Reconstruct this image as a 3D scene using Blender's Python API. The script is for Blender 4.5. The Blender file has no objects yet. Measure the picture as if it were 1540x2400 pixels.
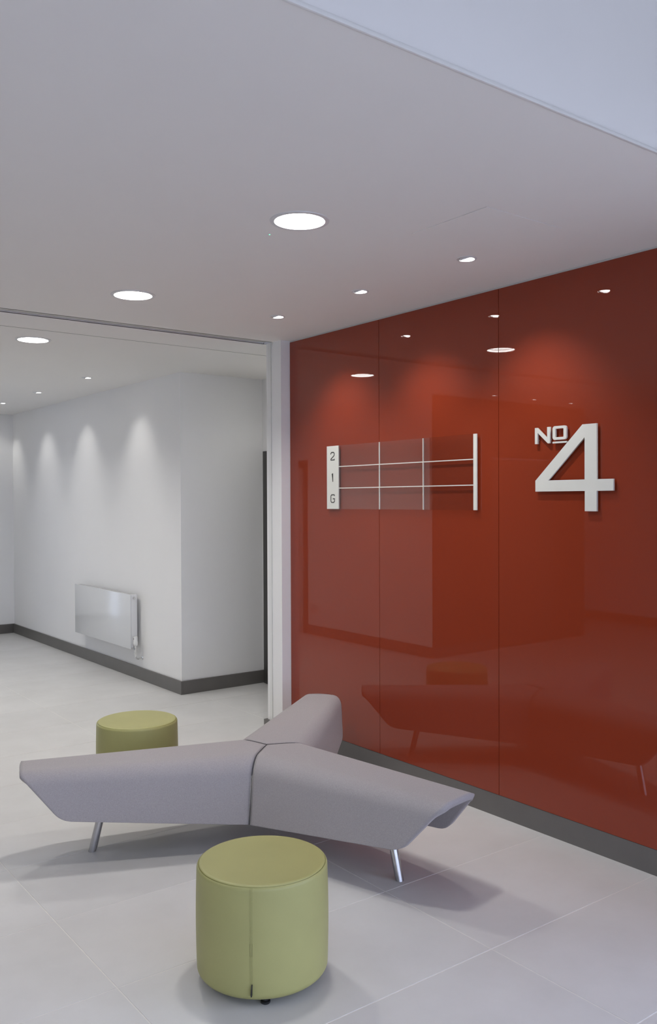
import bpy, bmesh, math, random
from mathutils import Vector, Matrix

random.seed(4)
sc = bpy.context.scene
col = sc.collection
PI = math.pi

# ------------------------------------------------------------------ camera
H = 1.65
YAW, PITCH, ROLL, FPX = math.radians(37.07), math.radians(-0.731), math.radians(-0.226), 2056.0
fw = Vector((math.sin(YAW) * math.cos(PITCH), math.cos(YAW) * math.cos(PITCH), math.sin(PITCH)))
rt0 = Vector((math.cos(YAW), -math.sin(YAW), 0))
up0 = rt0.cross(fw)
rt = math.cos(ROLL) * rt0 + math.sin(ROLL) * up0
up = -math.sin(ROLL) * rt0 + math.cos(ROLL) * up0
cd = bpy.data.cameras.new('camera')
cam = bpy.data.objects.new('camera', cd)
col.objects.link(cam)
cd.sensor_fit = 'HORIZONTAL'
cd.sensor_width = 36.0
cd.lens = FPX / 1540.0 * 36.0
cd.clip_start = 0.05
m = Matrix((rt, up, -fw)).transposed().to_4x4()
m.translation = Vector((0, 0, H))
cam.matrix_world = m
sc.camera = cam

# ------------------------------------------------------------------ sky, exposure
w = bpy.data.worlds.new('overcast_sky')
sc.world = w
w.use_nodes = True
bg = w.node_tree.nodes['Background']
bg.inputs['Color'].default_value = (0.68, 0.77, 1.06, 1)
bg.inputs['Strength'].default_value = 3.7
sc.view_settings.view_transform = 'Standard'
sc.view_settings.look = 'None'
sc.view_settings.gamma = 1.0
sc.view_settings.exposure = 0.09
sc.view_settings.use_curve_mapping = False
sc.cycles.max_bounces = 8
sc.cycles.diffuse_bounces = 5
sc.cycles.adaptive_threshold = 0.02
sc.cycles.glossy_bounces = 4
sc.cycles.transparent_max_bounces = 10
sc.cycles.caustics_reflective = False
sc.cycles.caustics_refractive = False
DOWNLIGHT_W = 9.0          # watts of the large downlights
SPOT_W = 25.0               # watts of the small wall-washing spots
LAMP = (1.0, 0.985, 0.955)

# ------------------------------------------------------------------ room numbers (metres)
ZC = 2.751                  # ceiling
XR = 3.4425                 # face of red glass wall
YP = 4.996                  # end of red wall / face of pilaster
XP = 3.371                  # reveal of pilaster
YQ = 5.178                  # rear of pilaster
XB, YB = 3.503, 6.725       # corner of the white block behind the opening
XA, YA = 0.516, 6.640       # corner of the block on the left
XL = -3.34                  # left wall
YE = 11.24                  # far end wall
XPW = 4.33                  # passage end wall
Y0 = -3.4                   # entrance glazing
YV = 1.602                  # edge of low ceiling
ZV = 4.7                    # height of the entrance void


# ------------------------------------------------------------------ materials
def mat(name, base, rough=0.5, metal=0.0, noise=None, bump=None, coat=0.0, coat_rough=0.02, spec=0.5, sheen=0.0, aniso=False):
    """procedural principled material; noise=(scale, amount), bump=(scale, strength, distance)"""
    mm = bpy.data.materials.new(name)
    mm.use_nodes = True
    nt = mm.node_tree
    b = nt.nodes['Principled BSDF']
    b.inputs['Base Color'].default_value = (*base, 1)
    b.inputs['Roughness'].default_value = rough
    b.inputs['Metallic'].default_value = metal
    b.inputs['Specular IOR Level'].default_value = spec
    b.inputs['Coat Weight'].default_value = coat
    b.inputs['Coat Roughness'].default_value = coat_rough
    b.inputs['Sheen Weight'].default_value = sheen
    tc = nt.nodes.new('ShaderNodeTexCoord')
    if noise:
        n = nt.nodes.new('ShaderNodeTexNoise')
        n.inputs['Scale'].default_value = noise[0]
        n.inputs['Detail'].default_value = 5
        nt.links.new(tc.outputs['Object'], n.inputs['Vector'])
        r = nt.nodes.new('ShaderNodeMapRange')
        r.inputs['From Min'].default_value = 0.3
        r.inputs['From Max'].default_value = 0.7
        r.inputs['To Min'].default_value = 1 - noise[1]
        r.inputs['To Max'].default_value = 1 + noise[1]
        nt.links.new(n.outputs['Fac'], r.inputs['Value'])
        mx = nt.nodes.new('ShaderNodeVectorMath')
        mx.operation = 'SCALE'
        mx.inputs[0].default_value = base
        nt.links.new(r.outputs['Result'], mx.inputs['Scale'])
        nt.links.new(mx.outputs['Vector'], b.inputs['Base Color'])
    if bump:
        n2 = nt.nodes.new('ShaderNodeTexNoise')
        n2.inputs['Scale'].default_value = bump[0]
        n2.inputs['Detail'].default_value = 3
        nt.links.new(tc.outputs['Object'], n2.inputs['Vector'])
        bp = nt.nodes.new('ShaderNodeBump')
        bp.inputs['Strength'].default_value = bump[1]
        bp.inputs['Distance'].default_value = bump[2]
        nt.links.new(n2.outputs['Fac'], bp.inputs['Height'])
        nt.links.new(bp.outputs['Normal'], b.inputs['Normal'])
    return mm


def clear_mat(name, tint, rough=0.0, ior=1.5):
    """thin clear sheet: see-through with Fresnel gloss"""
    mm = bpy.data.materials.new(name)
    mm.use_nodes = True
    nt = mm.node_tree
    nt.nodes.clear()
    o = nt.nodes.new('ShaderNodeOutputMaterial')
    t = nt.nodes.new('ShaderNodeBsdfTransparent')
    t.inputs['Color'].default_value = (*tint, 1)
    g = nt.nodes.new('ShaderNodeBsdfGlossy')
    g.inputs['Roughness'].default_value = rough
    f = nt.nodes.new('ShaderNodeFresnel')
    f.inputs['IOR'].default_value = ior
    # use the outer index on both faces of the sheet
    geo = nt.nodes.new('ShaderNodeNewGeometry')
    mi = nt.nodes.new('ShaderNodeMix')
    mi.data_type = 'FLOAT'
    mi.inputs['A'].default_value = ior
    mi.inputs['B'].default_value = 1.0 / ior
    nt.links.new(geo.outputs['Backfacing'], mi.inputs['Factor'])
    nt.links.new(mi.outputs['Result'], f.inputs['IOR'])
    mx = nt.nodes.new('ShaderNodeMixShader')
    nt.links.new(f.outputs['Fac'], mx.inputs['Fac'])
    nt.links.new(t.outputs['BSDF'], mx.inputs[1])
    nt.links.new(g.outputs['BSDF'], mx.inputs[2])
    nt.links.new(mx.outputs['Shader'], o.inputs['Surface'])
    return mm


def emit_mat(name, color, strength):
    mm = bpy.data.materials.new(name)
    mm.use_nodes = True
    b = mm.node_tree.nodes['Principled BSDF']
    b.inputs['Base Color'].default_value = (0.8, 0.8, 0.8, 1)
    b.inputs['Emission Color'].default_value = (*color, 1)
    b.inputs['Emission Strength'].default_value = strength
    mm.cycles.emission_sampling = 'NONE'      # the lamp inside does the lighting
    return mm


M = {}
M['paint'] = mat('wall_paint', (0.83, 0.825, 0.81), 0.75, noise=(1.3, 0.012), spec=0.25)
M['ceil'] = mat('ceiling_paint', (0.84, 0.822, 0.79), 0.85, noise=(0.8, 0.012), spec=0.2)
M['gloss_white'] = mat('white_satin_frame', (0.76, 0.76, 0.74), 0.35)
M['red'] = mat('red_back_painted_glass', (0.245, 0.0310, 0.0085), 0.6, noise=(0.6, 0.03), coat=1.0, coat_rough=0.0, spec=0.1)
M['red'].node_tree.nodes['Principled BSDF'].inputs['Coat IOR'].default_value = 1.5
M['backing'] = mat('panel_joint_dark', (0.03, 0.012, 0.01), 0.8, noise=(4, 0.1))
M['skirt'] = mat('grey_skirting', (0.135, 0.127, 0.117), 0.42, noise=(6, 0.05))
M['grout'] = mat('pale_grout', (0.76, 0.735, 0.69), 0.8, noise=(30, 0.05))
M['fabric'] = mat('warm_grey_upholstery', (0.36, 0.336, 0.336), 0.9, noise=(260, 0.10), bump=(700, 0.18, 0.002), spec=0.2, sheen=0.25)
M['seam'] = mat('dark_seam', (0.07, 0.067, 0.075), 0.8, noise=(90, 0.1))
M['leather'] = mat('olive_green_leatherette', (0.385, 0.375, 0.150), 0.45, noise=(5, 0.04), bump=(420, 0.12, 0.0015), spec=0.4)
M['stitch'] = mat('olive_thread', (0.325, 0.318, 0.125), 0.7, noise=(300, 0.15))
M['black'] = mat('black_plastic', (0.012, 0.012, 0.014), 0.4, noise=(40, 0.1))
M['steel'] = mat('brushed_steel', (0.52, 0.52, 0.53), 0.26, 1.0, noise=(60, 0.06))
M['chrome'] = mat('chrome', (0.72, 0.72, 0.72), 0.12, 1.0, noise=(20, 0.02))
M['rad'] = mat('radiator_enamel', (0.70, 0.71, 0.71), 0.2, noise=(3, 0.008))
M['radside'] = mat('radiator_side_enamel', (0.74, 0.74, 0.74), 0.3, noise=(3, 0.008))
M['letter'] = mat('ivory_lettering', (0.72, 0.72, 0.66), 0.45, noise=(10, 0.01))
M['ink'] = mat('dark_grey_print', (0.06, 0.06, 0.055), 0.6, noise=(20, 0.05))
M['doorgrey'] = mat('dark_grey_door', (0.06, 0.058, 0.054), 0.45, noise=(8, 0.06))
M['doorwhite'] = mat('pale_door', (0.55, 0.55, 0.54), 0.4, noise=(4, 0.02))
M['trimwhite'] = mat('lamp_trim_white', (0.68, 0.68, 0.68), 0.35, noise=(20, 0.02))
M['gimbal'] = mat('lamp_gimbal_grey', (0.35, 0.35, 0.35), 0.4, noise=(20, 0.03))
M['track'] = mat('track_grey', (0.60, 0.60, 0.57), 0.5, noise=(12, 0.03))
M['alu'] = mat('facade_aluminium', (0.25, 0.25, 0.26), 0.4, 0.6, noise=(12, 0.03))
M['clad'] = mat('dark_brown_cladding', (0.085, 0.045, 0.030), 0.5, noise=(3, 0.06))
M['clad2'] = mat('brown_cladding_door', (0.15, 0.095, 0.07), 0.5, noise=(3, 0.06))
M['concrete'] = mat('outdoor_paving', (0.40, 0.38, 0.345), 0.85, noise=(2, 0.06))
M['glass'] = clear_mat('clear_glass', (0.955, 0.965, 0.95))
M['acrylic'] = clear_mat('clear_acrylic', (0.995, 0.995, 0.995), ior=1.62)
M['lens'] = emit_mat('downlight_lens', LAMP, 14.0)
M['spotlens'] = emit_mat('spot_lens', LAMP, 30.0)
M['led'] = emit_mat('green_led', (0.05, 1.0, 0.35), 3.0)


def tile_material():
    mm = mat('porcelain_tile', (0.5, 0.5, 0.5), 0.45, spec=0.4)
    nt = mm.node_tree
    b = nt.nodes['Principled BSDF']
    tc = nt.nodes.new('ShaderNodeTexCoord')
    oi = nt.nodes.new('ShaderNodeObjectInfo')
    ad = nt.nodes.new('ShaderNodeVectorMath')
    ad.operation = 'ADD'
    nt.links.new(tc.outputs['Object'], ad.inputs[0])
    nt.links.new(oi.outputs['Location'], ad.inputs[1])
    n = nt.nodes.new('ShaderNodeTexNoise')
    n.inputs['Scale'].default_value = 2.6
    n.inputs['Detail'].default_value = 7
    n.inputs['Roughness'].default_value = 0.6
    nt.links.new(ad.outputs['Vector'], n.inputs['Vector'])
    ramp = nt.nodes.new('ShaderNodeValToRGB')
    ramp.color_ramp.elements[0].position = 0.3
    ramp.color_ramp.elements[0].color = (0.595, 0.587, 0.568, 1)
    ramp.color_ramp.elements[1].position = 0.7
    ramp.color_ramp.elements[1].color = (0.66, 0.654, 0.638, 1)
    nt.links.new(n.outputs['Fac'], ramp.inputs['Fac'])
    vr = nt.nodes.new('ShaderNodeMapRange')
    vr.inputs['To Min'].default_value = 0.985
    vr.inputs['To Max'].default_value = 1.015
    nt.links.new(oi.outputs['Random'], vr.inputs['Value'])
    sm = nt.nodes.new('ShaderNodeVectorMath')
    sm.operation = 'SCALE'
    nt.links.new(ramp.outputs['Color'], sm.inputs[0])
    nt.links.new(vr.outputs['Result'], sm.inputs['Scale'])
    nt.links.new(sm.outputs['Vector'], b.inputs['Base Color'])
    return mm


M['tile'] = tile_material()


# ------------------------------------------------------------------ helpers
def link(name, me, material=None, parent=None, smooth=False):
    o = bpy.data.objects.new(name, me)
    col.objects.link(o)
    if material is not None:
        me.materials.append(M[material])
    if smooth:
        for p in me.polygons:
            p.use_smooth = True
    if parent is not None:
        o.parent = parent
    return o


def mesh(name, verts, faces, material, parent=None, smooth=False):
    me = bpy.data.meshes.new(name)
    me.from_pydata(verts, [], faces)
    me.update()
    return link(name, me, material, parent, smooth)


def finish(name, bm, material, parent=None, smooth=False, angle=None):
    bmesh.ops.recalc_face_normals(bm, faces=bm.faces[:])
    me = bpy.data.meshes.new(name)
    bm.to_mesh(me)
    bm.free()
    o = link(name, me, material, parent, smooth or angle is not None)
    if angle is not None:
        me.set_sharp_from_angle(angle=math.radians(angle))
    return o


def bm_box(bm, a, b, bevel=0.0, seg=2):
    xs, ys, zs = zip(a, b)
    vs = [bm.verts.new((x, y, z)) for x in (min(xs), max(xs)) for y in (min(ys), max(ys)) for z in (min(zs), max(zs))]
    fs = [(0, 1, 3, 2), (4, 6, 7, 5), (0, 4, 5, 1), (2, 3, 7, 6), (0, 2, 6, 4), (1, 5, 7, 3)]
    new = [bm.faces.new([vs[i] for i in f]) for f in fs]
    if bevel:
        es = list({e for f in new for e in f.edges})
        bmesh.ops.bevel(bm, geom=es, offset=bevel, segments=seg, affect='EDGES', profile=0.5)


def box(name, a, b, material, parent=None, bevel=0.0, seg=2):
    bm = bmesh.new()
    bm_box(bm, a, b, bevel, seg)
    return finish(name, bm, material, parent, angle=40 if bevel else None)


def bm_tube(bm, pts, r, n=12, cap=True):
    """round tube along a list of points"""
    pts = [Vector(p) for p in pts]
    rings = []
    for i, p in enumerate(pts):
        if i == 0:
            d = pts[1] - p
        elif i == len(pts) - 1:
            d = p - pts[i - 1]
        else:
            d = (pts[i + 1] - p).normalized() + (p - pts[i - 1]).normalized()
        d.normalize()
        q = d.to_track_quat('Z', 'Y')
        rr = r[i] if isinstance(r, (list, tuple)) else r
        rings.append([bm.verts.new(p + q @ Vector((rr * math.cos(2 * PI * k / n), rr * math.sin(2 * PI * k / n), 0))) for k in range(n)])
    for a, b in zip(rings, rings[1:]):
        for k in range(n):
            bm.faces.new((a[k], a[(k + 1) % n], b[(k + 1) % n], b[k]))
    if cap:
        bm.faces.new(rings[0][::-1])
        bm.faces.new(rings[-1])


def tube(name, pts, r, material, parent=None, n=12):
    bm = bmesh.new()
    bm_tube(bm, pts, r, n)
    return finish(name, bm, material, parent, angle=50)


def bm_lathe(bm, prof, n=48, close=False, mtx=None):
    """prof: list of (r, z); r=0 makes a pole"""
    rings = []
    for r, z in prof:
        if r < 1e-6:
            v = bm.verts.new((0, 0, z))
            rings.append([v] * n)
        else:
            rings.append([bm.verts.new((r * math.cos(2 * PI * k / n), r * math.sin(2 * PI * k / n), z)) for k in range(n)])
    pairs = list(zip(rings, rings[1:]))
    if close:
        pairs.append((rings[-1], rings[0]))
    for a, b in pairs:
        for k in range(n):
            vs = []
            for v in (a[k], a[(k + 1) % n], b[(k + 1) % n], b[k]):
                if v not in vs:
                    vs.append(v)
            if len(vs) > 2:
                bm.faces.new(vs)
    if mtx is not None:
        bmesh.ops.transform(bm, matrix=mtx, verts=bm.verts[:])


def lathe(name, prof, material, parent=None, n=48, close=False, mtx=None, angle=40):
    bm = bmesh.new()
    bm_lathe(bm, prof, n, close, mtx)
    return finish(name, bm, material, parent, angle=angle)


def thing(name, label, cat, loc=(0, 0, 0), rotz=0.0, group=None):
    o = bpy.data.objects.new(name, None)
    col.objects.link(o)
    o.empty_display_size = 0.1
    o.location = loc
    o.rotation_euler = (0, 0, rotz)
    o['label'] = label
    o['category'] = cat
    if group:
        o['group'] = group
    return o


def struct(o, label=None, cat=None):
    o['kind'] = 'structure'
    if label:
        o['label'] = label
        o['category'] = cat
    return o


def sheet(name, rects_outer, holes, z, material, skip=()):
    """flat downward-facing sheet x0,x1,y0,y1 with round holes [(cx,cy,r)] and rectangular gaps"""
    x0, x1, y0, y1 = rects_outer
    xs, ys = {x0, x1}, {y0, y1}
    cells = []
    for cx, cy, r in holes:
        h = r * 1.35
        cells.append((cx - h, cx + h, cy - h, cy + h, cx, cy, r))
        xs |= {round(cx - h, 5), round(cx + h, 5)}
        ys |= {round(cy - h, 5), round(cy + h, 5)}
    for a, b, c, d in skip:
        xs |= {a, b}
        ys |= {c, d}
    xs, ys = sorted(xs), sorted(ys)
    bm = bmesh.new()
    for xa, xb in zip(xs, xs[1:]):
        for ya, yb in zip(ys, ys[1:]):
            mx, my = (xa + xb) / 2, (ya + yb) / 2
            if any(a < mx < b and c < my < d for a, b, c, d in skip):
                continue
            if any(a < mx < b and c < my < d for a, b, c, d, *_ in cells):
                continue
            bm.faces.new([bm.verts.new(p) for p in ((xa, ya, z), (xa, yb, z), (xb, yb, z), (xb, ya, z))])
    n = 48
    for a, b, c, d, cx, cy, r in cells:
        h = (b - a) / 2
        inner, outer = [], []
        for k in range(n):
            t = 2 * PI * k / n + PI / 4
            cs, sn = math.cos(t), math.sin(t)
            inner.append(bm.verts.new((cx + r * cs, cy + r * sn, z)))
            s = h / max(abs(cs), abs(sn))
            outer.append(bm.verts.new((cx + s * cs, cy + s * sn, z)))
        for k in range(n):
            j = (k + 1) % n
            bm.faces.new((inner[k], inner[j], outer[j], outer[k]))
    bmesh.ops.remove_doubles(bm, verts=bm.verts[:], dist=1e-4)
    for f in bm.faces:
        if f.normal.z > 0:
            f.normal_flip()
    me = bpy.data.meshes.new(name)
    bm.to_mesh(me)
    bm.free()
    return link(name, me, material)


# ------------------------------------------------------------------ lamp positions
DL_LOBBY = [(2.0, 2.828), (2.0, 4.368), (-1.0, 2.828), (-1.0, 4.368)]
DL_CORR = [(2.0, 5.965), (2.0, 7.52), (2.0, 9.08), (3.99, 5.80)]
SP_LOBBY = [(2.925, 2.82), (2.925, 3.590), (2.925, 4.372)]
SP_CORR = [(2.99, 7.51), (2.99, 8.80), (2.99, 9.97), (2.99, 11.14 - 0.02)]
SP_LEFT = [(-0.075, 6.30), (-0.715, 6.30), (-1.355, 6.30)]
R_DL, R_SP = 0.104, 0.041

# ------------------------------------------------------------------ floor
floor = struct(box('floor', (XL - 0.2, Y0 - 0.2, -0.08), (4.55, YE + 0.2, -0.0012), 'grout'),
               'pale grey floor of large rectangular porcelain tiles with light joints', 'floor')
TX0, TY0, TW, TD, G = 2.405, 2.795, 1.2, 0.596, 0.0042
tile_bm = bmesh.new()
bm_box(tile_bm, (G / 2, G / 2, -0.010), (TW - G / 2, TD - G / 2, 0.0), 0.0008, 1)
tile_me = None
for i in range(-5, 2):
    for j in range(-13, 15):
        x, y = TX0 + i * TW, TY0 + j * TD
        if x > 4.5 or y > YE or (i == 1 and not 3 <= j <= 7):
            continue
        if tile_me is None:
            t0 = finish('tile', tile_bm, 'tile', floor)
            tile_me = t0.data
            t = t0
        else:
            t = bpy.data.objects.new('tile', tile_me)
            col.objects.link(t)
            t.parent = floor
        t.location = (x, y, 0)

# ------------------------------------------------------------------ ceilings
holes = [(x, y, R_DL) for x, y in DL_LOBBY] + [(x, y, R_SP) for x, y in SP_LOBBY]
AP = (2.468, 2.912, 2.275, 2.69)      # access hatch x0 x1 y0 y1
SLOT0, SLOT1 = 5.105, 5.205           # recess of the ceiling track
ceil = struct(sheet('ceiling', (XL, XR + 0.012, YV, SLOT0), holes, ZC, 'ceil', skip=[AP]),
              'plain grey-white plaster ceiling of the lobby with recessed lamps', 'ceiling')
box('ceiling_slab', (XL - 0.2, YV + 0.005, ZC + 0.10), (4.55, YE + 0.2, ZC + 0.2), 'ceil', ceil)
box('access_hatch', (AP[0] + 0.0013, AP[2] + 0.0013, ZC - 0.0016), (AP[1] - 0.0013, AP[3] - 0.0013, ZC + 0.02), 'ceil', ceil)
holes = [(x, y, R_DL) for x, y in DL_CORR] + [(x, y, R_SP) for x, y in SP_CORR] + [(x, y, R_SP) for x, y in SP_LEFT]
YT2 = 5.60
struct(sheet('ceiling', (XL, 4.4, YT2 + 0.004, YE), holes, ZC, 'ceil'),
       'grey-white plaster ceiling of the corridor behind the track', 'ceiling')
struct(box('trim_1', (XL, SLOT1, ZC), (4.4, YT2, ZC + 0.02), 'ceil'), 'flat plaster strip behind the ceiling track', 'trim')
# ceiling slot with the track
box('slot_side', (XL, SLOT0 - 0.01, ZC), (XP, SLOT0, ZC + 0.10), 'ceil', ceil)
box('slot_side', (XL, SLOT1, ZC + 0.001), (XP, SLOT1 + 0.01, ZC + 0.10), 'ceil', ceil)
trk = thing('ceiling_track', 'long grey metal track set in the ceiling across the corridor opening', 'track', (0, 0, 0))
box('rail', (XL + 0.01, SLOT0 + 0.005, ZC + 0.010), (XP - 0.012, SLOT1 - 0.012, ZC + 0.07), 'track', trk, bevel=0.002)
box('lip', (XL + 0.01, SLOT1 - 0.009, ZC + 0.004), (XP - 0.012, SLOT1 - 0.001, ZC + 0.03), 'trimwhite', trk)
box('shadow_gap_strip', (XL, YT2, ZC - 0.001), (4.4, YT2 + 0.004, ZC + 0.02), 'skirt', ceil)  # dark strip drawn as the shade in a hairline gap
# edge of the low ceiling and the upstand above it
struct(box('trim_2', (XL, YV - 0.006, ZC - 0.004), (XR + 0.0, YV + 0.004, ZC + 0.008), 'gloss_white', bevel=0.002),
       'thin plaster bead along the edge of the low ceiling', 'trim')
struct(box('wall_front', (XL, YV + 0.0, ZC + 0.006), (XR + 0.01, YV + 0.1, ZV), 'paint'),
       'pale wall rising above the edge of the low ceiling', 'wall')
struct(box('ceiling', (XL - 0.2, Y0 - 0.2, ZV), (XR + 0.2, YV + 0.1, ZV + 0.1), 'ceil'),
       'high ceiling of the entrance void', 'ceiling')

# ------------------------------------------------------------------ right wall with the red glass panels
YG = 1.19                   # the red wall ends here, added glazing beyond
wr = struct(box('wall_right', (XR + 0.014, YG, 0.0), (XR + 0.16, YP, ZC - 0.001), 'backing'),
            'wall clad in glossy deep red glass panels', 'wall')
struct(box('wall_right_upper', (XR + 0.0, Y0, 2.60), (XR + 0.16, YV, ZV), 'paint'), 'white wall above the red glass', 'wall')
y = YP - 0.003
k = 0
edges = [YP - 0.003, 4.047, 3.094, 2.141, YG]
for a, b in zip(edges, edges[1:]):
    box('glass_panel', (XR, b + 0.0016, 0.1165), (XR + 0.010, a - 0.0016, ZC - 0.010), 'red', wr)
box('head_channel', (XR + 0.004, YG, ZC - 0.012), (XR + 0.013, YP, ZC - 0.001), 'track', wr)
struct(box('baseboard_right', (XR + 0.0015, YG, 0.0), (XR + 0.014, YP - 0.001, 0.1145), 'skirt'),
       'dark grey skirting board under the red glass wall', 'skirting')

# pilaster at the end of the red wall
pil = struct(box('wall_pilaster', (XP, YP, 0.0), (XPW, YQ, ZC), 'paint'), 'narrow white pilaster at the end of the red wall', 'wall')
box('guide_channel', (XP - 0.004, 5.118, 0.0), (XP, 5.150, ZC), 'gloss_white', pil)  # side guide of the ceiling track; the opening has no glass
box('seal_strip', (XP - 0.0048, 5.112, 0.0), (XP, 5.118, ZC), 'track', pil)
bp = bmesh.new()
bm_box(bp, (XP - 0.021, YP + 0.06, 0.0), (XP, YQ + 0.021, 0.1145))
bm_box(bp, (XP, YQ, 0.0), (XPW, YQ + 0.021, 0.1145))
struct(finish('baseboard_pilaster', bp, 'skirt'), 'dark grey skirting around the foot of the white pilaster', 'skirting')

# ------------------------------------------------------------------ white block behind the opening
wb = struct(box('wall_corridor_right', (XB, YB, 0.0), (XPW + 0.12, YE, ZC), 'paint'), 'white corner wall behind the opening with a radiator on it', 'wall')
bb = bmesh.new()
bm_box(bb, (XB - 0.016, YB - 0.016, 0.0), (XB, YE, 0.1145), 0.002, 1)
bm_box(bb, (XB, YB - 0.016, 0.0), (XPW, YB, 0.1145), 0.002, 1)
struct(finish('baseboard_corridor_right', bb, 'skirt'), 'dark grey skirting round the foot of the white corner wall', 'skirting')
struct(box('wall_passage', (XPW, YQ, 0.0), (XPW + 0.12, YB, ZC), 'paint'), 'white wall at the end of the short passage', 'wall')
d2 = struct(thing('door_2', 'dark grey door at the end of the passage behind the pilaster', 'door', (XPW, 6.1, 0)))
box('door_frame', (-0.012, -0.45, 0.0), (0.0, 0.60, 2.10), 'doorgrey', d2, bevel=0.002)
box('door_leaf', (-0.03, -0.40, 0.005), (-0.012, 0.55, 2.05), 'doorgrey', d2, bevel=0.002)
bm = bmesh.new()
bm_box(bm, (XA - 0.1, YE, 0.0), (0.70, YE + 0.12, ZC))
bm_box(bm, (1.42, YE, 0.0), (XB + 0.1, YE + 0.12, ZC))
bm_box(bm, (0.70, YE, 2.30), (1.42, YE + 0.12, ZC))
struct(finish('wall_end', bm, 'paint'), 'white wall closing the far end of the corridor', 'wall')
w3 = struct(thing('window_1', 'unseen glazed screen added in the far end wall for corridor daylight', 'window', (0, YE + 0.05, 0)))  # unseen opening, sized to let daylight into the corridor
for x in (0.72, 1.40):
    box('mullion', (x - 0.02, -0.03, 0.0), (x + 0.02, 0.03, 2.30), 'alu', w3)
for x0, x1 in ((0.74, 1.38),):
    for z in (0.03, 2.27):
        box('transom', (x0, -0.03, z - 0.03), (x1, 0.03, z + 0.03), 'alu', w3)
    box('pane', (x0, -0.005, 0.06), (x1, 0.005, 2.24), 'glass', w3)
struct(box('baseboard_end', (1.42, YE - 0.016, 0.0), (XB - 0.017, YE, 0.1145), 'skirt', bevel=0.002), 'dark grey skirting at the far end of the corridor', 'skirting')

# ------------------------------------------------------------------ block on the left (seen in the red glass)
struct(box('wall_corridor_left', (-2.02, YA, 0.0), (XA, YE + 0.12, ZC), 'paint'), 'white block left of the corridor mirrored in the red glass', 'wall')
bb = bmesh.new()
bm_box(bb, (XA, YA - 0.016, 0.0), (XA + 0.016, 8.86, 0.1145), 0.002, 1)
bm_box(bb, (XA, 9.88, 0.0), (XA + 0.016, YE - 0.017, 0.1145), 0.002, 1)
bm_box(bb, (-0.36, YA - 0.026, 0.0), (XA, YA - 0.012, 0.1145), 0.002, 1)
struct(finish('baseboard_corridor_left', bb, 'skirt'), 'dark grey skirting of the block left of the corridor', 'skirting')
d3 = struct(thing('door_3', 'dark framed door with a pull handle mirrored at the left edge of the red glass', 'door', (XA, 9.37, 0)))
box('door_frame', (0.0, 0.43, 0.0), (0.02, 0.51, 2.15), 'doorgrey', d3, bevel=0.002)
box('door_frame', (0.0, -0.51, 0.0), (0.02, -0.43, 2.15), 'doorgrey', d3, bevel=0.002)
box('door_frame', (0.0, -0.43, 2.07), (0.02, 0.43, 2.15), 'doorgrey', d3, bevel=0.002)
lf = box('door_leaf', (0.0, -0.426, 0.006), (0.012, 0.426, 2.066), 'doorwhite', d3, bevel=0.002)
tube('handle', [(0.012, -0.34, 1.02), (0.055, -0.34, 1.02), (0.055, -0.34, 1.26), (0.012, -0.34, 1.26)], 0.010, 'steel', lf)
wcl = bpy.data.objects['wall_corridor_left']
for x0, x1 in ((-0.358, XA - 0.001), (-2.018, -1.442)):
    box('cladding_panel', (x0, YA - 0.012, 0.0), (x1, YA, ZC - 0.003), 'clad', wcl)
box('cladding_panel', (-1.438, YA - 0.012, 2.12), (-0.362, YA, ZC - 0.003), 'clad', wcl)
d4 = struct(thing('door_4', 'brown double door in the dark clad block mirrored faintly in the red glass', 'door', (-0.90, YA, 0)))
for s in (-1, 1):
    box('door_leaf', (s * 0.003, -0.018, 0.006), (s * 0.53, 0.0, 2.10), 'clad2', d4, bevel=0.002)
struct(box('wall_left', (XL - 0.12, Y0, 0.0), (XL, YE + 0.12, ZV), 'paint'), 'white wall on the far left of the lobby', 'wall')
struct(box('baseboard_left', (XL, Y0, 0.0), (XL + 0.016, YE, 0.1145), 'skirt', bevel=0.002), 'dark grey skirting of the left wall', 'skirting')
struct(box('wall_side_corridor_end', (XL, YE, 0.0), (-2.02, YE + 0.12, ZC), 'paint'), 'white wall closing the left corridor', 'wall')
sk = thing('wall_socket', 'small double socket plate low on the wall beside the mirrored door', 'socket', (XA, 8.74, 0.28))
box('plate', (0.0, -0.073, 0.0), (0.010, 0.073, 0.086), 'doorwhite', sk, bevel=0.003)
for s in (-1, 1):
    box('switch', (0.010, s * 0.036 - 0.008, 0.052), (0.013, s * 0.036 + 0.008, 0.070), 'gloss_white', sk, bevel=0.001)

# ------------------------------------------------------------------ glazed entrance behind the camera
fac = struct(thing('window_2', 'tall glazed entrance screen with grey metal frames behind the viewer', 'window', (0, Y0, 0)))
mull = [XL + 0.03, -1.65, 0.05, 1.75, XR - 0.03]
for x in mull:
    box('mullion', (x - 0.03, -0.08, 0.0), (x + 0.03, 0.04, 2.63), 'alu', fac)
trans = [0.04, 2.1, 2.6]
struct(box('wall_back', (XL, Y0 - 0.12, 2.635), (XR, Y0, ZV), 'paint'), 'white wall over the entrance screen', 'wall')
for a, b in zip(mull, mull[1:]):
    for z in trans:
        box('transom', (a + 0.03, -0.07, z - 0.035), (b - 0.03, 0.03, z + 0.035), 'alu', fac)
w4 = struct(thing('window_3', 'unseen glazed side screen added beyond the red wall for daylight', 'window', (XR, 0, 0)))  # unseen, added so daylight reaches the floor by the red wall
for y in (YG - 0.04, -0.35, -1.85, Y0 + 0.05):
    box('mullion', (0.0, y - 0.03, 0.0), (0.10, y + 0.03, 2.60), 'alu', w4)
for a, b in ((-0.32, YG - 0.07), (-1.82, -0.38), (Y0 + 0.08, -1.88)):
    for z in (0.04, 2.56):
        box('transom', (0.01, a, z - 0.035), (0.09, b, z + 0.035), 'alu', w4)
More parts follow.
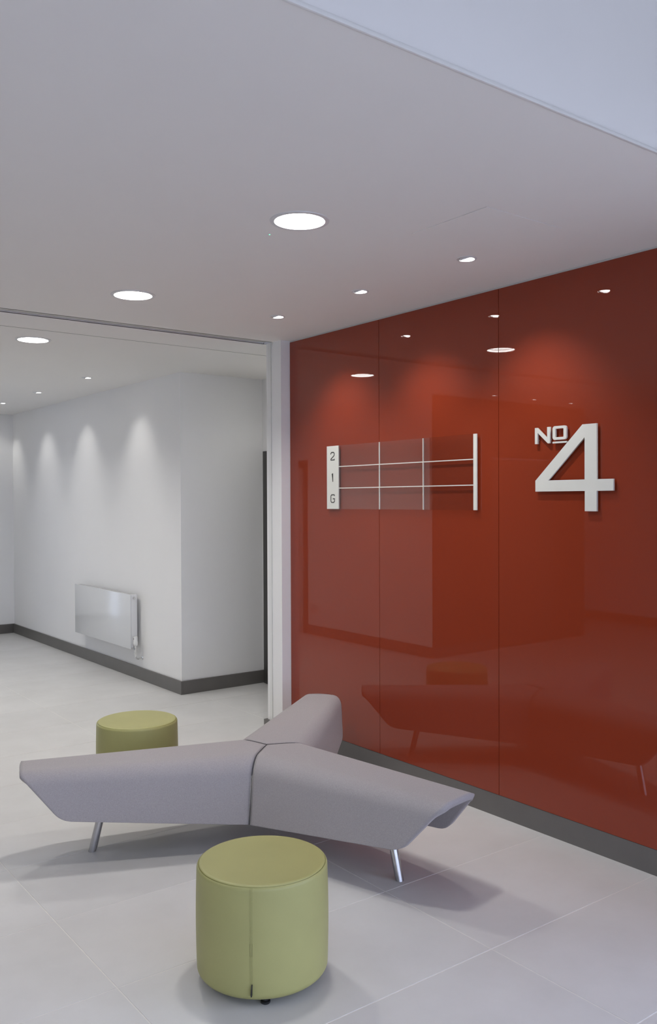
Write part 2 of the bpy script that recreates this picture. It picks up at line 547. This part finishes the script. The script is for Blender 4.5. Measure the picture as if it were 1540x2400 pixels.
box('paving', (0.2, -4, -0.12), (25, YG + 6, -0.06), 'concrete', w4)
box('paving', (XL - 22, -30, -0.12), (XR + 0.1, -0.2, -0.06), 'concrete', fac)
box('paving', (XR + 0.1, -30, -0.12), (XR + 25, -0.61, -0.06), 'concrete', fac)


# ------------------------------------------------------------------ ceiling lamps
def downlight(x, y, label, z=ZC, dim=1.0):
    t = thing('downlight', label, 'ceiling light', (x, y, z), 0, 'large round recessed downlights')
    lathe('trim_ring', [(0.098, -0.0005), (0.100, -0.0045), (0.1165, -0.003), (0.1175, 0.0), (0.104, 0.0), (0.1035, 0.010), (0.0985, 0.010)],
          'trimwhite', t, 64, close=True)
    lathe('reflector', [(0.0985, 0.0), (0.0955, 0.028), (0.1035, 0.034), (0.1035, 0.0)], 'trimwhite', t, 64, close=True)
    lathe('lens', [(0.0, 0.016), (0.0968, 0.016), (0.0968, 0.022), (0.0, 0.022)], 'lens', t, 64)
    ar = bpy.data.lights.new('downlight_lamp', 'AREA')
    ar.shape = 'DISK'
    ar.size = 0.19
    ar.energy = DOWNLIGHT_W * dim
    ar.color = LAMP
    ar.spread = math.radians(140)
    lo = bpy.data.objects.new('lamp_light', ar)
    col.objects.link(lo)
    lo.parent = t
    lo.location = (0, 0, 0.013)
    return t


downlight(*DL_LOBBY[0], 'largest round downlight, nearest in the ceiling beside the green light', dim=0.74)
downlight(*DL_LOBBY[1], 'round downlight just in front of the ceiling track', dim=1.1)
downlight(*DL_LOBBY[2], 'unseen fill downlight added over the left of the lobby, nearer the entrance', dim=0.55)  # unseen lamp, added to fill the lobby with light
downlight(*DL_LOBBY[3], 'unseen fill downlight added over the left of the lobby, nearer the corridor', dim=0.7)  # second unseen fill lamp on the left
downlight(*DL_CORR[0], 'round downlight behind the ceiling track, at the left edge', dim=1.1)
downlight(*DL_CORR[1], 'unseen round downlight added halfway down the corridor ceiling', dim=0.95)  # unseen, continues the row to brighten the corridor
downlight(*DL_CORR[2], 'unseen round downlight added at the far end of the corridor ceiling', dim=0.95)  # unseen as well, added for corridor light
downlight(*DL_CORR[3], 'unseen fill downlight added over the passage behind the pilaster', dim=0.2)  # unseen lamp added to light the white corner wall


def spot(x, y, ang, label, group, tilt=24, watts=SPOT_W, cone=84):
    """small gimbal spot; ang is the heading (degrees) it leans towards"""
    t = thing('spotlight', label, 'spotlight', (x, y, ZC), math.radians(ang), group)
    lathe('trim_ring', [(0.036, -0.0005), (0.037, -0.004), (0.0455, -0.0025), (0.0465, 0.0), (0.041, 0.0), (0.0405, 0.012), (0.036, 0.012)],
          'trimwhite', t, 40, close=True)
    lathe('can', [(0.0395, 0.002), (0.0395, 0.075), (0.0, 0.075), (0.0, 0.074), (0.0385, 0.074), (0.0385, 0.002)], 'gimbal', t, 32)
    mt = Matrix.Translation((0.004, 0, 0.006)) @ Matrix.Rotation(-math.radians(tilt), 4, 'Y')
    g = lathe('gimbal', [(0.0305, -0.002), (0.0345, -0.002), (0.0345, 0.020), (0.0305, 0.020)], 'trimwhite', t, 32, close=True, mtx=mt)
    lathe('lens', [(0.0, 0.004), (0.0300, 0.004), (0.0300, 0.010), (0.0, 0.010)], 'spotlens', g, 32, mtx=mt)
    ld = bpy.data.lights.new('spot_lamp', 'SPOT')
    ld.energy = watts
    ld.color = LAMP
    ld.spot_size = math.radians(cone)
    ld.spot_blend = 1.0
    ld.shadow_soft_size = 0.022
    lo = bpy.data.objects.new('lamp_light', ld)
    col.objects.link(lo)
    lo.parent = t
    lo.location = (0.012, 0, -0.012)
    lo.rotation_euler = (0, -math.radians(tilt), 0)
    return t


gl = 'small spotlights along the red wall'
spot(*SP_LOBBY[0], 0, 'small spotlight nearest the viewer, beside the ceiling hatch', gl)
spot(*SP_LOBBY[1], 0, 'small spotlight in the middle of the row beside the red wall', gl)
spot(*SP_LOBBY[2], 0, 'small spotlight above the white pilaster', gl)
gl = 'small spotlights washing the corridor wall'
spot(*SP_CORR[0], 0, 'small spotlight in the corridor ceiling, the nearer one to the white corner', gl, watts=SPOT_W * 0.35, cone=66, tilt=30)
spot(*SP_CORR[1], 0, 'small spotlight in the corridor ceiling, the farther one at the left', gl, watts=SPOT_W * 0.35, cone=66, tilt=30)
spot(*SP_CORR[2], 0, 'small spotlight in the corridor ceiling, third from the white corner', gl, watts=SPOT_W * 0.35, cone=66, tilt=30)
spot(*SP_CORR[3], 0, 'small spotlight in the corridor ceiling, fourth from the white corner', gl, watts=SPOT_W * 0.35, cone=66, tilt=30)
for p, wd in zip(SP_LEFT, ('leftmost', 'middle', 'rightmost')):
    spot(*p, 90, 'small spotlight mirrored in the red glass as the %s of three dots' % wd, 'small spotlights before the left block', watts=SPOT_W * 0.4)

ld = thing('indicator_light', 'tiny green indicator light in the ceiling near the largest downlight', 'indicator light', (2.0, 3.043, ZC))
lathe('bezel', [(0.0035, 0.0), (0.0035, -0.002), (0.006, -0.0015), (0.0065, 0.0)], 'trimwhite', ld, 20, close=True)
lathe('diode', [(0.0, -0.0035), (0.002, -0.003), (0.0034, -0.0005), (0.0034, 0.0)], 'led', ld, 16)

# ------------------------------------------------------------------ radiator
rd = thing('radiator', 'flat white panel radiator on the white corridor wall', 'radiator', (XB, 7.53, 0.29))
RL, RH = 1.372, 0.502
box('front_panel', (-0.103, 0.0, 0.0), (-0.094, RL, RH), 'rad', rd, bevel=0.003)
box('back_panel', (-0.045, 0.02, 0.012), (-0.036, RL - 0.02, RH - 0.02), 'radside', rd, bevel=0.002)
for y in (0.0, RL - 0.008):
    box('side_panel', (-0.0935, y, 0.012), (-0.036, y + 0.008, RH - 0.003), 'radside', rd, bevel=0.002)
tp = box('top_cover', (-0.0935, 0.008, RH - 0.008), (-0.036, RL - 0.008, RH), 'radside', rd, bevel=0.001, seg=1)
bm = bmesh.new()
for i in range(60):
    y = 0.03 + i * 0.022
    bm_box(bm, (-0.088, y, RH - 0.0005), (-0.042, y + 0.012, RH + 0.0003))
go = finish('grille_slots', bm, 'gimbal', tp)
go['kind'] = 'stuff'
for y in (0.22, RL - 0.22):
    box('wall_bracket', (-0.036, y - 0.02, 0.06), (0.0, y + 0.02, RH - 0.06), 'radside', rd)
rotx = Matrix.Rotation(PI / 2, 4, 'X')
lathe('vent_plug', [(0.0, 0.010), (0.008, 0.010), (0.009, 0.006), (0.0125, 0.006), (0.0135, 0.0), (0.0, 0.0)], 'chrome', rd, 20,
      mtx=Matrix.Translation((-0.067, -0.0, RH - 0.032)) @ rotx)
lathe('vent_plug', [(0.0, 0.008), (0.010, 0.008), (0.0125, 0.0), (0.0, 0.0)], 'radside', rd, 20,
      mtx=Matrix.Translation((-0.067, RL + 0.010, 0.04)) @ rotx)
vl = thing('valve', '', '', (0, 0, 0))
for kx in ('label', 'category'):
    del vl[kx]
vl.parent = rd
vl.location = (-0.067, -0.030, 0.0)
lathe('valve_head', [(0.0, 0.118), (0.017, 0.118), (0.0185, 0.112), (0.0185, 0.075), (0.0215, 0.068), (0.0215, 0.05), (0.016, 0.034), (0.011, 0.030), (0.0, 0.030)], 'gloss_white', vl, 20)
box('head_mark', (-0.0195, -0.004, 0.092), (-0.0183, 0.004, 0.104), 'ink', vl)
tube('valve_body', [(0, 0, 0.032), (0, 0, -0.055)], [0.012, 0.010], 'chrome', vl, 14)
tube('valve_tail', [(-0.016, -0.004, 0.006), (0, 0.0, 0.0), (0, 0.032, 0.012)], 0.009, 'chrome', vl, 12)
tube('compression_nut', [(0, 0, -0.030), (0, 0, -0.048)], 0.0145, 'chrome', vl, 6)
tube('pipe', [(0, 0, -0.05), (0, 0, -0.072), (0.008, 0, -0.083), (0.02, 0, -0.086), (0.066, 0, -0.086)], 0.0078, 'chrome', vl, 12)
lathe('pipe_collar', [(0.0078, 0.0), (0.015, 0.0), (0.013, 0.005), (0.0078, 0.006)], 'chrome', vl, 18,
      mtx=Matrix.Translation((0.0665, 0, -0.086)) @ Matrix.Rotation(-PI / 2, 4, 'Y'), close=True)

# ------------------------------------------------------------------ three-armed bench
BX, BY, BH = 2.384, 3.676, 0.433
TIP, FOOT = 1.172, 0.842


def wtop(s):
    return 0.200 - 0.064 * s


def zbot(s):
    return 0.118 + 0.100 * min(max(s, 0), 1.1)


SPLAY = 0.185


def section(s, npz):
    """points (v, z, p) from bottom of one side over the top to the other; p = 0 at top, 1 at bottom edge"""
    r = 0.105 - 0.030 * s
    th = PI / 2 - math.atan(SPLAY)
    tl = r * math.tan(th / 2)
    w = wtop(s)
    half = []
    flat = w - tl
    for i in range(5):                                   # flat of the seat, very slightly crowned
        q = i / 5
        half.append((flat * q, BH + 0.003 * (1 - q * q)))
    for i in range(13):                                  # big soft fold
        a = th * i / 12
        half.append((flat + r * math.sin(a), BH - r * (1 - math.cos(a))))
    v0, z0 = half[-1]
    zb = zbot(s)
    for i in range(1, npz + 1):
        q = (i / npz)
        q = 1 - (1 - q) ** 1.5
        z = z0 + (zb - z0) * q
        half.append((v0 + SPLAY * (z0 - z), z))
    return half


NPZ, NS = 14, 44


def arm_mesh():
    ref = section(0.6, NPZ)
    n = len(ref)
    # end position for every section line: straight slanted cut with a rounded lower corner
    SK, RF = 0.985, 0.115
    ZK = zbot(SK)
    d1 = Vector((TIP - SK, BH - ZK)).normalized()
    d2 = Vector((-1.0, -0.1)).normalized()
    ph = d1.angle(d2)
    bis = (d1 + d2).normalized()
    K = Vector((SK, ZK))
    tl = RF / math.tan(ph / 2)
    cen = K + bis * (RF / math.sin(ph / 2))
    t1, t2 = K + d1 * tl, K + d2 * tl

    def inside(s, z):
        p = Vector((s, z))
        if (p - K).cross(d1) > 0:              # beyond the slanted cut
            return False
        if (p - t1).dot(d1) < 0 and (p - t2).dot(d2) < 0 and (p - cen).length > RF:
            return False
        return True

    send = []
    for i in range(n):
        lo, hi = 0.6, TIP + 0.02
        for _ in range(30):
            md = (lo + hi) / 2
            if inside(md, section(md, NPZ)[i][1] + (1e-5 if i == n - 1 else 0)):
                lo = md
            else:
                hi = md
        s = lo
        q = (BH - section(s, NPZ)[i][1]) / (BH - ZK)
        if q < 0.08:
            s -= 0.008 * (1 - max(q, 0) / 0.08) ** 2
        send.append(s)
    verts, faces = [], []
    idx = list(range(n - 1, 0, -1)) + list(range(0, n))
    sgn = [-1] * (n - 1) + [1] * n
    cols = []
    for c, (i, sg) in enumerate(zip(idx, sgn)):
        s0 = 0.1
        for _ in range(25):
            s0 = section(s0, NPZ)[i][0] / math.sqrt(3)
        s0 += 0.0012
        colv = []
        for k in range(NS + 1):
            q = k / NS
            q = q * q * (3 - 2 * q) * 0.35 + q * 0.65
            s = s0 + (send[i] - s0) * q
            v, z = section(s, NPZ)[i]
            d = (s - s0)
            if d < 0.012:                                  # upholstery pulls in at the seam
                g = (1 - d / 0.012) ** 2 * 0.0045
                if i < 8:
                    z -= g
                else:
                    v -= g
            colv.append(len(verts))
            verts.append((s, sg * v, z))
        cols.append(colv)
    for a, b in zip(cols, cols[1:]):
        for k in range(NS):
            faces.append((a[k], a[k + 1], b[k + 1], b[k]))
    return verts, faces


bench = thing('bench', 'three-armed warm grey upholstered bench on splayed steel legs', 'bench', (BX, BY, 0), math.radians(39.8))
av, af = arm_mesh()
arm_me = bpy.data.meshes.new('bench_arm')
arm_me.from_pydata(av, [], af)
arm_me.update()
bm = bmesh.new()
bm.from_mesh(arm_me)
bmesh.ops.recalc_face_normals(bm, faces=bm.faces[:])
if sum(f.normal.z * f.calc_area() for f in bm.faces) < 0:
    bmesh.ops.reverse_faces(bm, faces=bm.faces[:])
bm.to_mesh(arm_me)
bm.free()
arm_me.materials.append(M['fabric'])
for p in arm_me.polygons:
    p.use_smooth = True


def leg_bm():
    bm = bmesh.new()
    bm_tube(bm, [(FOOT + 0.004, 0, 0.0), (FOOT - 0.002, 0, 0.02), (FOOT - 0.095, 0, BH - 0.029)], 0.0185, 24)
    for v in bm.verts:
        if v.co.z < 0.012:
            v.co.z = 0.0
    return bm


leg_me = None
for k in range(3):
    o = bpy.data.objects.new('arm', arm_me)
    col.objects.link(o)
    o.parent = bench
    o.rotation_euler = (0, 0, math.radians(120 * k))
    sm = o.modifiers.new('thickness', 'SOLIDIFY')
    sm.thickness = 0.026
    sm.offset = -1
    sm.use_even_offset = True
    if leg_me is None:
        lg = finish('leg', leg_bm(), 'steel', bench, angle=50)
        leg_me = lg.data
    else:
        lg = bpy.data.objects.new('leg', leg_me)
        col.objects.link(lg)
        lg.parent = bench
    lg.rotation_euler = (0, 0, math.radians(120 * k))
# seam piping along the three mitres
sec_pts = []
for i in range(len(section(0.1, NPZ))):
    s0 = 0.1
    for _ in range(25):
        s0 = section(s0, NPZ)[i][0] / math.sqrt(3)
    v, z = section(s0, NPZ)[i]
    d = math.hypot(s0, v)
    sec_pts.append((d, z))
for k in range(3):
    a = math.radians(60 + 120 * k)
    pts = []
    for i, (d, z) in enumerate(sec_pts):
        dd = d - (0.0036 if i >= 8 else 0)
        zz = z - (0.0036 if i < 8 else 0.002 if i < 14 else 0.0)
        pts.append((dd * math.cos(a), dd * math.sin(a), zz))
    tube('seam', pts, 0.0022, 'seam', bench, 8)


# ------------------------------------------------------------------ green drum stools
def make_stool(label, loc, rot):
    R_, Hh = 0.231, 0.401
    t = thing('pouffe', label, 'stool', loc, rot, 'round green pouffes')
    zb = 0.022
    prof = [(0.0, zb)]
    prof += [(R_ - 0.032, zb)]
    for i in range(1, 9):
        a = PI / 2 * i / 8
        prof.append((R_ - 0.030 + 0.027 * math.sin(a), zb + 0.027 * (1 - math.cos(a))))
    for i in range(1, 8):
        q = i / 8
        prof.append((R_ - 0.003 + 0.003 * math.sin(PI * q), zb + 0.027 + (Hh - 0.019 - zb - 0.027) * q))
    for i in range(0, 8):
        a = math.radians(52) * i / 7
        prof.append((R_ - 0.003 - 0.014 * (1 - math.cos(a)), Hh - 0.019 + 0.0165 * math.sin(a)))
    rs, zs = prof[-1]
    prof += [(rs - 0.0025, zs - 0.0015), (rs - 0.004, zs - 0.006)]
    body = lathe('body', prof, 'leather', t, 96, angle=60)
    cap = [(rs - 0.004, zs - 0.006), (rs - 0.0025, zs - 0.0005)]
    for i in range(1, 8):
        a = math.radians(90) * i / 7
        cap.append((rs - 0.0025 - 0.013 * (1 - math.cos(a)), zs + 0.0050 * (math.sin(a))))
    r1, z1 = cap[-1]
    for i in range(1, 10):
        q = i / 9
        cap.append((r1 * (1 - q), z1 + 0.0012 * (1 - (1 - q) ** 2)))
    top = lathe('top_panel', cap, 'leather', t, 96, angle=60)
    lathe('stitching', [(rs + 0.0022, zs - 0.0052), (rs + 0.0032, zs - 0.0056), (rs + 0.0030, zs - 0.0066), (rs + 0.0020, zs - 0.0062)], 'stitch', body, 96, close=True)
    # double vertical seam on the side facing local -y
    for dx, rr, mt in ((-0.0040, 0.0006, 'stitch'), (0.0, 0.0008, 'stitch'), (0.0040, 0.0006, 'stitch')):
        pts = []
        for (r, z) in prof[8:-2]:
            a = dx / r - PI / 2
            pts.append(((r + 0.0001) * math.cos(a), (r + 0.0001) * math.sin(a), z))
        tube('side_seam', pts, rr, mt, body, 6)
    # small black fabric tag standing out of the seam
    bm = bmesh.new()
    pr_ = [(-0.2268, 0.082), (-0.232, 0.084), (-0.2385, 0.076), (-0.2405, 0.052), (-0.238, 0.046), (-0.2285, 0.047)]
    f0 = [bm.verts.new((0.0016 - 0.0025 * (0.084 - z) / 0.038, y, z)) for y, z in pr_]
    f1 = [bm.verts.new((0.0046 - 0.0015 * (0.084 - z) / 0.038, y, z)) for y, z in pr_]
    bm.faces.new(f0)
    bm.faces.new(f1[::-1])
    for i in range(len(pr_)):
        j = (i + 1) % len(pr_)
        bm.faces.new((f0[i], f0[j], f1[j], f1[i]))
    finish('tag', bm, 'black', t)
    for k in range(4):
        a = math.radians(-78 + 90 * k)
        bx, by = 0.186 * math.cos(a), 0.186 * math.sin(a)
        lathe('foot', [(0.0, 0.0), (0.0150, 0.0), (0.0165, 0.003), (0.0160, 0.007), (0.010, 0.010), (0.009, 0.024), (0.0, 0.024)], 'black', t, 24,
              mtx=Matrix.Translation((bx, by, 0)))
    return t


make_stool('large green leatherette pouffe in front of the bench', (1.651, 2.578, 0), math.radians(-42.0))
make_stool('green leatherette pouffe half hidden behind the bench', (2.149, 4.677, 0), math.radians(100.0))

# ------------------------------------------------------------------ lettering on the red wall
KX = (XR - 0.020) / XR           # the faces of the signs stand 20 mm in front of the glass


def yz(y, z):
    return (-(y * KX), H + (z - H) * KX)


def plate(name, loops, x_front, depth, material, parent, bevel=0.0):
    """loops of (y, z) on the wall -> extruded flat shape, front towards -x. Curve coords: u = -y, v = z"""
    cu = bpy.data.curves.new(name, 'CURVE')
    cu.dimensions = '2D'
    cu.fill_mode = 'BOTH'
    cu.extrude = depth / 2
    cu.bevel_depth = bevel
    for lp in loops:
        sp = cu.splines.new('POLY')
        sp.points.add(len(lp) - 1)
        for p, (u, v) in zip(sp.points, lp):
            p.co = (u, v, 0, 1)
        sp.use_cyclic_u = True
    tmp = bpy.data.objects.new('tmp', cu)
    col.objects.link(tmp)
    dg = bpy.context.evaluated_depsgraph_get()
    me = bpy.data.meshes.new_from_object(tmp.evaluated_get(dg))
    bpy.data.objects.remove(tmp)
    bpy.data.curves.remove(cu)
    for v in me.vertices:
        u, z, d = v.co
        v.co = (x_front + depth / 2 - d, -u, z)
    me.name = name
    me.materials.clear()
    return link(name, me, material, parent)


def ribbon(pts, wd, closed=False):
    """outline of a stroked path (mitred); returns loops"""
    n = len(pts)
    L, R2 = [], []
    for i in range(n):
        p = Vector(pts[i])
        if closed or 0 < i < n - 1:
            a = (p - Vector(pts[i - 1])).normalized()
            b = (Vector(pts[(i + 1) % n]) - p).normalized()
        elif i == 0:
            a = b = (Vector(pts[1]) - p).normalized()
        else:
            a = b = (p - Vector(pts[i - 1])).normalized()
        na, nb = Vector((-a.y, a.x)), Vector((-b.y, b.x))
        mi = (na + nb).normalized()
        k = wd / 2 / max(0.3, mi.dot(na))
        L.append(tuple(p + mi * k))
        R2.append(tuple(p - mi * k))
    return [L, R2[::-1]] if closed else [L + R2[::-1]]


def rrect(u0, u1, v0, v1, r, n=5):
    out = []
    for cx, cy, a0 in ((u1 - r, v1 - r, 0), (u0 + r, v1 - r, 90), (u0 + r, v0 + r, 180), (u1 - r, v0 + r, 270)):
        for i in range(n + 1):
            a = math.radians(a0 + 90 * i / n)
            out.append((cx + r * math.cos(a), cy + r * math.sin(a)))
    return out


XF = XR - 0.020
nb = thing('number_sign', 'large raised ivory No 4 lettering on the red glass wall', 'sign', (XF, 2.62, 1.60))
off = Vector((XF, 2.62, 1.60))


def sub(loops):
    return [[(u + off.y, v - off.z) for u, v in lp] for lp in loops]


four = [(2.574, 2.004), (2.496, 2.004), (2.495, 1.745), (2.406, 1.745), (2.406, 1.692), (2.495, 1.692), (2.495, 1.597), (2.560, 1.597), (2.560, 1.692), (2.853, 1.692), (2.853, 1.745)]
hole = [(2.776, 1.745), (2.561, 1.945), (2.561, 1.745)]
plate('numeral', sub([[yz(*p) for p in four], [yz(*p) for p in hole]]), 0.0, 0.010, 'letter', nb, 0.0006)
st = 0.0165
N = [(2.856, 1.927), (2.856, 2.006), (2.842, 2.006), (2.7805, 1.951), (2.7805, 2.006), (2.764, 2.006), (2.764, 1.927), (2.777, 1.927), (2.8395, 1.982), (2.8395, 1.927)]
plate('letter', sub([[yz(*p) for p in N]]), 0.0, 0.010, 'letter', nb, 0.0004)
u0, v0 = yz(2.748, 1.941)
u1, v1 = yz(2.666, 2.007)
plate('letter', sub([rrect(u0, u1, v0, v1, 0.013), rrect(u0 + st, u1 - st, v0 + 0.012, v1 - 0.012, 0.003)]), 0.0, 0.010, 'letter', nb, 0.0004)
u0, v0 = yz(2.748, 1.9245)
u1, v1 = yz(2.666, 1.932)
plate('underline', sub([[(u0, v0), (u1, v0), (u1, v1), (u0, v1)]]), 0.0, 0.010, 'letter', nb, 0.0004)
for y, z in ((2.53, 1.96), (2.53, 1.62), (2.83, 1.715), (2.42, 1.715), (2.848, 1.945), (2.773, 1.945), (2.707, 1.946), (2.707, 2.001)):
    u, v = yz(y, z)
    tube('standoff_pin', [(0.0095, -u - off.y, v - off.z), (0.020, -u - off.y, v - off.z)], 0.0035, 'letter', nb, 8)

dsn = thing('directory_sign', 'glass floor directory with ivory edge strips on the red wall', 'sign', (XF, 3.90, 1.59))
off = Vector((XF, 3.90, 1.59))


def rect_part(name, ya, yb, za, zb, xf, xb, material, parent=dsn, bevel=0.0005):
    ua, va = yz(ya, za)
    ub, vb = yz(yb, zb)
    return box(name, (xf, -ua - off.y, va - off.z), (xb, -ub - off.y, vb - off.z), material, parent, bevel=bevel, seg=1)


ZA, ZB_ = 1.597, 2.004
ls = rect_part('level_strip', 4.573, 4.449, ZA, ZB_, 0.0, 0.008, 'letter')
rect_part('end_strip', 3.273, 3.249, ZA, ZB_, 0.0, 0.008, 'letter')
ys = [4.449, 4.048, 3.663, 3.273]
zs = [ZA, 1.731, 1.869, ZB_]
hw = 0.0028
for i in range(3):
    for j in range(3):
        rect_part('pane', ys[i] - (hw if i else 0.0005), ys[i + 1] + (hw if i < 2 else 0.0005), zs[j] + (hw if j else 0), zs[j + 1] - (hw if j < 2 else 0), 0.0005, 0.0065, 'acrylic', bevel=0.0)
for i in (1, 2):
    rect_part('upright_divider', ys[i] + hw * 0.93, ys[i] - hw * 0.93, ZA, ZB_, 0.0004, 0.0066, 'letter', bevel=0.0)
for j in (1, 2):
    for i in range(3):
        rect_part('cross_divider', ys[i] - (hw if i else 0.0005), ys[i + 1] + (hw if i < 2 else 0.0005), zs[j] - hw * 0.93, zs[j] + hw * 0.93, 0.0004, 0.0066, 'letter', bevel=0.0)
for y in (4.511, 3.261):
    for z in (1.64, 1.96):
        u, v = yz(y, z)
        tube('standoff', [(0.0078, -u - off.y, v - off.z), (0.020, -u - off.y, v - off.z)], 0.006, 'chrome', dsn, 12)


def glyph(kind, yc, zc):
    u, v = yz(yc, zc)
    W, Hh, c = 0.0185, 0.0245, 0.0075
    if kind == '2':
        p = [(-W, Hh - 0.013), (-W, Hh - c), (-W + c, Hh), (W - c, Hh), (W, Hh - c), (W, 0.009), (W - 0.004, 0.002), (-W + 0.001, -Hh + 0.006), (-W + 0.001, -Hh), (W, -Hh), (W, -Hh + 0.008)]
        lo = ribbon(p, 0.0066)
    elif kind == '1':
        p = [(-0.0085, Hh - 0.005), (0.0, Hh), (0.0025, Hh - 0.001), (0.0025, -Hh - 0.003)]
        lo = ribbon(p, 0.0062)
    else:
        p = [(W + 0.001, Hh - 0.008), (W + 0.001, Hh - 0.004), (W - 0.003, Hh), (-W + c, Hh), (-W, Hh - c), (-W, -Hh + c), (-W + c, -Hh), (W - c, -Hh), (W + 0.001, -Hh + c), (W + 0.001, -0.001), (0.002, -0.001)]
        lo = ribbon(p, 0.0066)
    lo = [[(a + u + off.y, b + v - off.z) for a, b in l] for l in lo]
    return plate('numeral' if kind != 'G' else 'letter', lo, -0.0008, 0.0012, 'ink', ls)


glyph('2', 4.511, 1.938)
glyph('1', 4.511, 1.800)
glyph('G', 4.511, 1.664)
